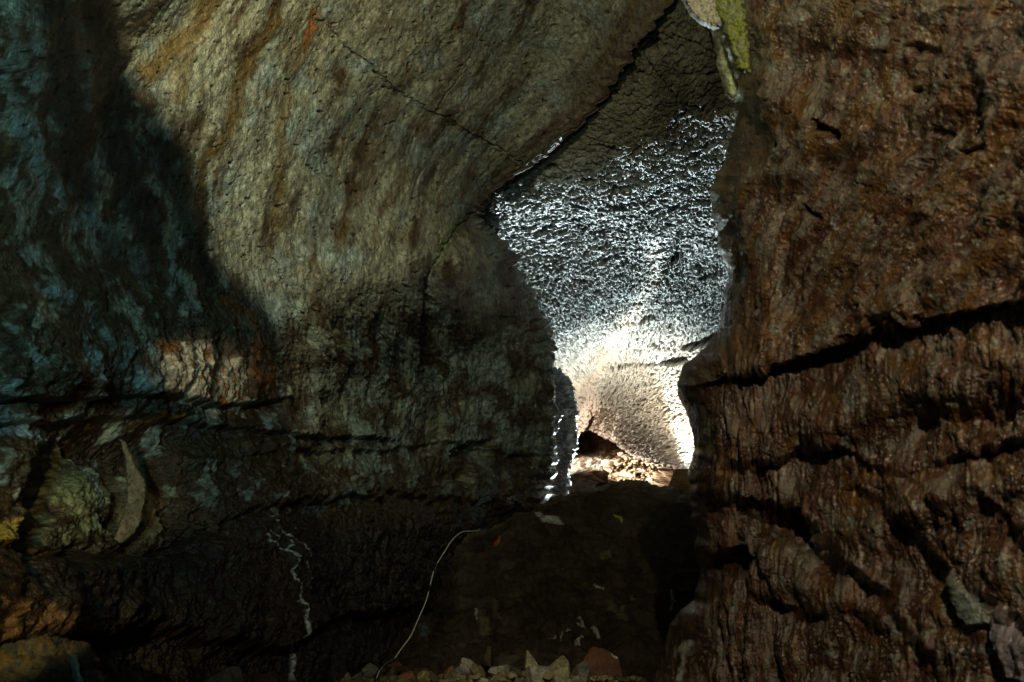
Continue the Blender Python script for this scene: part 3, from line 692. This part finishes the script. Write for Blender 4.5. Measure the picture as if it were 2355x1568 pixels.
def mesh_mixed(name, V_, Q_, T_, color, rgh, mat):
    me = bpy.data.meshes.new(name)
    me.from_pydata(V_.tolist(), [], Q_.tolist()+T_.tolist())
    me.polygons.foreach_set('use_smooth', [True]*len(me.polygons)); me.update()
    ca = me.color_attributes.new('Col', 'FLOAT_COLOR', 'POINT')
    c4 = np.full((len(V_), 4), rgh, np.float32); c4[:, :3] = color; ca.data.foreach_set('color', c4.ravel())
    me.materials.append(mat)
    o = bpy.data.objects.new(name, me); COL.objects.link(o)
    return o
OL = (.36, .33, .19); GR = (.30, .29, .24); DK = (.10, .085, .06); BR = (.16, .11, .06); OR = (.28, .13, .05)
G = 'broken stones heaped at the foot of the mound'
ST = [
 (1055, 1104, 1510, 1548, 8.0, GR, 'grey olive stone with a pale streak at the back of the rubble heap'),
 (1204, 1238, 1498, 1552, 7.9, OL, 'upright blocky olive stone rising above the rubble'),
 (1252, 1310, 1510, 1600, 7.6, OL, 'large pale olive stone with slanting grooves, highest on the right of the heap'),
 (1122, 1176, 1528, 1560, 7.7, GR, 'rounded grey stone in the middle of the heap'),
 (1013, 1044, 1529, 1590, 7.7, OR, 'rust orange stone at the left of a dark grey stone'),
 (1026, 1074, 1531, 1590, 7.5, (.18, .17, .15), 'dark grey stone with a light scratch beside the rust orange stone'),
 (1078, 1116, 1529, 1572, 7.6, (.20, .17, .09), 'brown olive wedge shaped stone below the grey olive stone'),
 (1082, 1126, 1555, 1600, 7.2, OL, 'pale flat topped stone cut by the bottom edge of the picture'),
 (1107, 1136, 1485, 1535, 8.3, (.07, .055, .03), 'tall dim brown stone standing behind the heap'),
 (1146, 1200, 1505, 1548, 8.2, (.055, .045, .03), 'wide dim dark stone behind the rounded grey stone'),
 (1204, 1276, 1530, 1610, 7.2, GR, 'rough grey stone in front of the upright blocky stone'),
 (1306, 1358, 1522, 1600, 7.4, (.16, .15, .13), 'mottled dark grey stone right of the large pale olive stone'),
 (1412, 1454, 1552, 1590, 7.3, (.10, .075, .05), 'small dim brown stone alone at the right end of the rubble'),
 (1153, 1206, 1550, 1600, 7.2, (.20, .19, .15), 'dull grey stone between two brighter ones at the bottom edge'),
 (1172, 1200, 1532, 1560, 7.6, DK, 'small dark stone wedged right of the rounded grey stone'),
 (960, 988, 1543, 1580, 7.5, (.34, .28, .10), 'small yellowish pointed stone left of the heap'),
 (912, 962, 1545, 1590, 7.5, OR, 'dull orange sloping stone in the left half of the heap'),
 (946, 998, 1535, 1565, 7.8, (.075, .06, .04), 'low dark stone behind the yellowish pointed stone'),
 (888, 930, 1517, 1545, 8.2, (.10, .05, .03), 'dark red flat stone farthest back on the left'),
 (893, 905, 1532, 1542, 7.7, (.40, .25, .06), 'tiny ochre stone on the dark stones'),
 (830, 870, 1525, 1560, 7.9, (.20, .20, .15), 'grey green stone near the black end of the line'),
 (783, 812, 1546, 1585, 7.5, (.30, .26, .12), 'leftmost olive stone of the heap'),
 (804, 840, 1543, 1585, 7.6, (.17, .17, .11), 'dull green stone right beside the leftmost olive stone'),
 (866, 914, 1536, 1590, 7.6, DK, 'large dark stone in front of the dark red flat stone'),
 (1066, 1088, 1546, 1590, 7.3, (.16, .12, .07), 'narrow brown stone right of the scratched dark grey stone'),
 (985, 1012, 1542, 1575, 7.6, (.09, .075, .04), 'small dim stone just left of the rust orange stone'),
 (1122, 1154, 1551, 1590, 7.3, (.28, .26, .18), 'small grey olive stone below the rounded grey stone'),
 (832, 866, 1556, 1600, 7.3, (.13, .12, .08), 'dim grey stone cut by the bottom edge below the grey green stone'),
 (940, 966, 1560, 1600, 7.2, (.12, .09, .05), 'dim brown stone cut by the bottom edge below the orange stone'),
 (1290, 1330, 1560, 1610, 7.0, (.24, .22, .17), 'grey stone at the bottom edge below the large pale olive stone'),
]
for i, (a, b, c0, c1, d, colr, lab) in enumerate(ST):
    stone('stone', a, b, c0, c1, d, colr, 300+i, lab, 'stone', G)
def wp(p, w, hh):
    return ss(.05*w, .02*w, np.hypot(p[:, 0]-.36*w, p[:, 2]-.93*hh)-.10*w)
stone('boulder', 1326, 1432, 1486, 1640, 7.8, (.12, .055, .028), 401, 'large reddish brown boulder with a white patch at its tip, right of the rubble', 'boulder', color2=(.09, .045, .025), flat=5, patch=wp)
stone('boulder', 462, 566, 1532, 1640, 6.0, (.11, .09, .07), 402, 'dim rounded grey brown boulder at the bottom edge below the mineral lace', 'boulder')
stone('boulder', 556, 645, 1552, 1640, 6.2, (.09, .05, .035), 403, 'low dim reddish boulder beside the grey brown boulder', 'boulder')
stone('boulder', 1528, 1640, 1075, 1180, 17.0, (.16, .09, .035), 404, 'orange brown boulder at the right foot of the bright passage', 'boulder')

# small gravel between the stones
gr = np.random.default_rng(77); gV = []; gF = []; gC = []
sv_, sf_ = sphere_grid(10, 7); tq = np.array([f if len(set(f)) == 4 else f[:3]+[f[0]] for f in sf_ if len(set(f)) == 4])
for k in range(520):
    u = gr.uniform(770, 1480); v = 1548+abs(gr.normal())*26+12*abs(u-1150)/300; d = gr.uniform(7.0, 8.2)
    p = sv_*1.2
    for q_ in range(6):
        n_ = gr.normal(size=3); n_ /= np.linalg.norm(n_); e = np.clip(p@n_-.55-.3*gr.random(), 0, None); p = p-e[:, None]*n_
    p = p*gr.uniform(.010, .034)*np.array([1.1, 1, .8])+wpt(u, v, d)
    gF.append(tq+len(sv_)*k); gV.append(p); gC.append(np.tile(np.array(OL)*gr.uniform(.25, .8)*np.array([1, gr.uniform(.75, 1), gr.uniform(.6, 1)]), (len(p), 1)))
o = mesh_raw('gravel', np.concatenate(gV), np.concatenate(gF), np.concatenate(gC), np.full(520*len(sv_), .8), M_STONE, smooth=False); tag(o, kind='stuff')
# big angular boulder at the bottom left
def big_boulder():
    top = [(-260, 1490), (0, 1474), (60, 1462), (115, 1456), (150, 1466), (180, 1482), (205, 1483)]
    r = []
    D0 = 4.3
    f = lambda u: np.interp(u, [p[0] for p in top], [p[1] for p in top])
    uu = [-260, -60, 40, 110, 160, 205, 222, 236]
    back = [(u, 1500, D0+1.5) for u in uu]; back[-1] = (235, 1530, D0+.9)
    crest = [(u, f(min(u, 205)), D0+.55) for u in uu]; crest[-2] = (214, 1498, D0+.5); crest[-1] = (228, 1530, D0+.5)
    e2 = [(u, f(min(u, 205))+[30, 36, 36, 52, 50, 16, 12, 10][k], D0+.10) for k, u in enumerate(uu)]; e2[-2] = (214, 1510, D0+.12); e2[-1] = (229, 1535, D0+.4)
    face = [(u, 1570, D0-.02) for u in uu]; face[-2] = (228, 1565, D0+.05); face[-1] = (240, 1572, D0+.45)
    bot = [(u, 1900, D0-.1) for u in uu]; bot[-1] = (285, 1900, D0+.4)
    U, V, D, S, T = net([back, crest, e2, face, bot], [20, 60, 70, 40], [30, 50, 60, 60, 50, 30, 20])
    P = wpt(U, V, D); N = facing(P, normals(P))
    h = .03*fbm(U/50, V/30, 4, .6, seed=171)+.006*fbm(U/8, V/8, 3, .6, seed=172)
    c = mix(np.array([.17, .15, .075]), np.array([.22, .16, .05]), ss(-.2, .2, fbm(U/40, V/20, 3, seed=173)))
    c = mix(c, np.array([.10, .10, .07]), ss(0, .25, fbm(U/30, V/22, 3, seed=174)))
    fr = inside(U, V, [(120, 1510), (160, 1504), (206, 1484), (240, 1520), (300, 1900), (60, 1900), (80, 1560)], 4)
    c = mix(c, np.array([.07, .055, .035]), fr*.85)
    return mesh_grid('boulder', P+N*h[..., None], c, np.full(U.shape, .8), M_STONE)
tag(big_boulder(), 'big flat topped olive boulder in the bottom left corner', 'boulder')
slab('rock_splinter', [(166, 1512), (171, 1510), (176, 1530), (181, 1556), (190, 1580), (186, 1600), (178, 1572), (170, 1548)], 4.22, (0, 0), .015, (.50, .56, .52), (.42, .48, .45), M_STONE, 241,
     'thin pale splinter leaning on the front of the big olive boulder', 'stone', res=40, amp=.003)

# ------------------------------------------------------------------ white line over the stones
def tube(name, pts, r, mat, parent=None, sub=6):
    A = np.array(pts, float); t = np.linspace(0, len(A)-1, (len(A)-1)*sub+1)
    C_ = cr_matrix(len(A), t)@A
    T_ = np.gradient(C_, axis=0); T_ /= np.linalg.norm(T_, axis=1, keepdims=True)
    up = np.array([.3, -.9, .2]); n1 = np.cross(T_, up); n1 /= np.linalg.norm(n1, axis=1, keepdims=True); n2 = np.cross(T_, n1)
    a = np.linspace(0, 2*np.pi, 8, endpoint=False)
    R_ = C_[:, None]+r*(np.cos(a)[None, :, None]*n1[:, None]+np.sin(a)[None, :, None]*n2[:, None])
    n = len(C_); F = []
    for i in range(n-1):
        for j in range(8):
            F.append([i*8+j, i*8+(j+1) % 8, (i+1)*8+(j+1) % 8, (i+1)*8+j])
    me = bpy.data.meshes.new(name); me.from_pydata(R_.reshape(-1, 3).tolist(), [], F+[list(range(8))[::-1], list(range((n-1)*8, n*8))])
    me.polygons.foreach_set('use_smooth', [True]*len(me.polygons)); me.materials.append(mat)
    o = bpy.data.objects.new(name, me); COL.objects.link(o)
    if parent: o.parent = parent
    return o
M_WHITE = plain_mat('white_cord', (.78, .80, .70), .5); M_BLACK = plain_mat('black_rubber', (.012, .012, .012), .5)
cable_uv = [(1104, 1218, 11.3), (1088, 1221, 11.0), (1066, 1222, 10.7), (1050, 1231, 10.3), (1036, 1246, 10.0), (1026, 1262, 9.8), (1012, 1284, 9.5), (1000, 1304, 9.2), (990, 1340, 8.9), (980, 1380, 8.6),
            (962, 1422, 8.3), (944, 1462, 8.0), (922, 1492, 7.8), (905, 1517, 7.6)]
pw = [wpt(*p) for p in cable_uv]
line = tube('white_cord', pw, .0042, M_WHITE)
tag(line, 'thin white cord running down the dark slope to the stones', 'cord')
tube('dark_sleeve', [wpt(1003, 1296, 9.26), wpt(1000, 1304, 9.19), wpt(998.5, 1311, 9.1)], .009, M_BLACK, line)
tube('dark_sleeve', [wpt(988.5, 1346, 8.84), wpt(986.5, 1352, 8.79), wpt(985, 1358, 8.74)], .009, M_BLACK, line)
tube('black_end', [wpt(905, 1517, 7.6), wpt(893, 1523, 7.4), wpt(880, 1533, 7.2), wpt(868, 1552, 7.0), wpt(860, 1585, 6.8)], .016, M_BLACK, line)
tube('frayed_tip', [wpt(873, 1540, 7.0), wpt(868, 1552, 6.95), wpt(863, 1565, 6.9)], .003, M_WHITE, line)

# ------------------------------------------------------------------ camera
cam = bpy.data.cameras.new('camera'); co = bpy.data.objects.new('camera', cam); COL.objects.link(co)
cam.sensor_width = 36; cam.lens = 36.0; cam.clip_end = 500; cam.clip_start = .05
co.location = (0, 0, CAMZ); co.rotation_euler = (math.radians(90)+PITCH, 0, 0)
cam.dof.use_dof = True; cam.dof.focus_distance = 13; cam.dof.aperture_fstop = 4.0
scene.camera = co

# ------------------------------------------------------------------ lamps of the show cave, with added fills
def lamp(name, pos, power, color, radius=.05, spot=None, blend=.3, target=None):
    l = bpy.data.lights.new(name, 'SPOT' if spot else 'POINT'); l.energy = power; l.color = color; l.shadow_soft_size = radius
    o = bpy.data.objects.new(name, l); COL.objects.link(o); o.location = pos
    if spot:
        l.spot_size = math.radians(spot); l.spot_blend = blend
        from mathutils import Vector
        o.rotation_euler = (Vector([float(a) for a in target])-Vector([float(a) for a in pos])).to_track_quat('-Z', 'Y').to_euler()
    return o
def camspace(x, y, z):   # right, up, forward from the camera
    return np.array([x, z*CP-y*SP, CAMZ+z*SP+y*CP])

# lamp sunk behind the mound lights the far vault, with two fills added
lamp('passage_lamp', wpt(1400, 1224, 29.0), 22000, (.80, .97, 1.0), .07, spot=36, blend=.35, target=wpt(1640, 700, 18.0)-np.array([0, 0, 1.35]))
lamp('middle_fill', wpt(1500, 1232, 21.5), 2700, (1.0, .95, .84), .06, spot=125, blend=.7, target=wpt(1470, 860, 23.0))
lamp('end_fill', wpt(1460, 1214, 31.5), 1500, (1.0, .95, .86), .06)
# lamp above the camera lights the left wall
PL = camspace(-.6, 3.0, 2.4)
lamp('wall_lamp', PL, 1080, (.98, .98, .66), .045, spot=86, blend=1, target=wpt(640, -40, 7.6))
# cool lamp further left
lamp('cool_lamp', camspace(-1.3, .9, .6), 330, (.30, .80, .92), .2, spot=84, blend=1, target=wpt(-120, 120, 5.0))
# lamp for the right wall
lamp('right_lamp', camspace(.45, 2.1, -.5), 450, (1.0, .88, .62), .03, spot=68, blend=.8, target=wpt(2140, 600, 3.6))
lamp('moss_lamp', wpt(1640, -420, 3.9), 9, (.95, 1.0, .6), .05)

# added blocker outside the picture, shaped to shade the left part of the wall
bnd = [(180, -420), (230, -150), (262, 0), (285, 110), (330, 210), (440, 340), (462, 420), (462, 480), (500, 590), (560, 650), (620, 730), (655, 850), (670, 950), (700, 1100), (760, 1300), (800, 1500)]
fr = .25
front = []
for u, v in bnd:
    b = left_at(max(min(u, 1200), -200), max(v, -300)); front.append(PL+fr*(b-PL))
front = np.array(front)
t = np.linspace(0, len(front)-1, 160); FR = cr_matrix(len(front), t)@front
FR += .012*np.stack([fbm(t*1.5, t*0+k, 3, seed=180+k) for k in range(3)], -1)
out = np.array([-1.0, 0, 0])
ray = FR-PL; ray /= np.linalg.norm(ray, axis=1, keepdims=True)
rows_g = [FR+out*a+ray*tk for a, tk in [(2.2, .25), (1.0, .2), (.3, .15), (.05, .06), (0, 0), (.05, -.08), (.3, -.12), (1.0, -.15), (2.2, -.2)]]
SG = np.array(rows_g)
print('spur', [tuple(int(x) for x in k[:2]) for k in np.stack(view_of(SG[:, ::40].reshape(-1, 3)), -1)][:60])
cc = np.tile(np.array([.08, .06, .035]), SG.shape[:2]+(1,))
o = mesh_grid('shadow_blocker', SG, cc, np.full(SG.shape[:2], .8), M_FLOOR)
tag(o, 'unseen blocker added above the view to shade the left wall', 'rock')

# warm small lamps low on the left
b = left_at(440, 860)
lamp('bench_fill', camspace(-2.0, .6, 2.3), 360, (1.0, .82, .48), .02, spot=7.5, blend=1, target=b)  # extra spot added to make the lit patch on the bench
lamp('niche_lamp', camspace(-1.2, .2, 1.6), 120, (1.0, .88, .50), .03, spot=13, blend=.6, target=left_at(260, 1115))
lamp('side_lamp', camspace(-1.9, -.3, 2.4), 90, (1.0, .70, .30), .02, spot=11, blend=.7, target=left_at(5, 1225))
lamp('low_lamp', camspace(-1.9, -.3, 2.4), 90, (1.0, .74, .38), .02, spot=18, blend=1, target=left_at(40, 1440))
lamp('rubble_fill', camspace(.3, 1.8, 2.6), 230, (1.0, .92, .60), .06, spot=20, blend=1, target=wpt(1180, 1550, 7.6))  # added above the stones to brighten them

# ------------------------------------------------------------------ world
w = bpy.data.worlds.new('World'); scene.world = w; w.use_nodes = True
bg = w.node_tree.nodes['Background']; bg.inputs[0].default_value = (.45, .75, .8, 1); bg.inputs[1].default_value = .0016
scene.render.engine = 'CYCLES'
scene.view_settings.view_transform = 'Standard'; scene.view_settings.look = 'None'; scene.view_settings.gamma = 1
scene.render.resolution_x = 1024; scene.render.resolution_y = 682
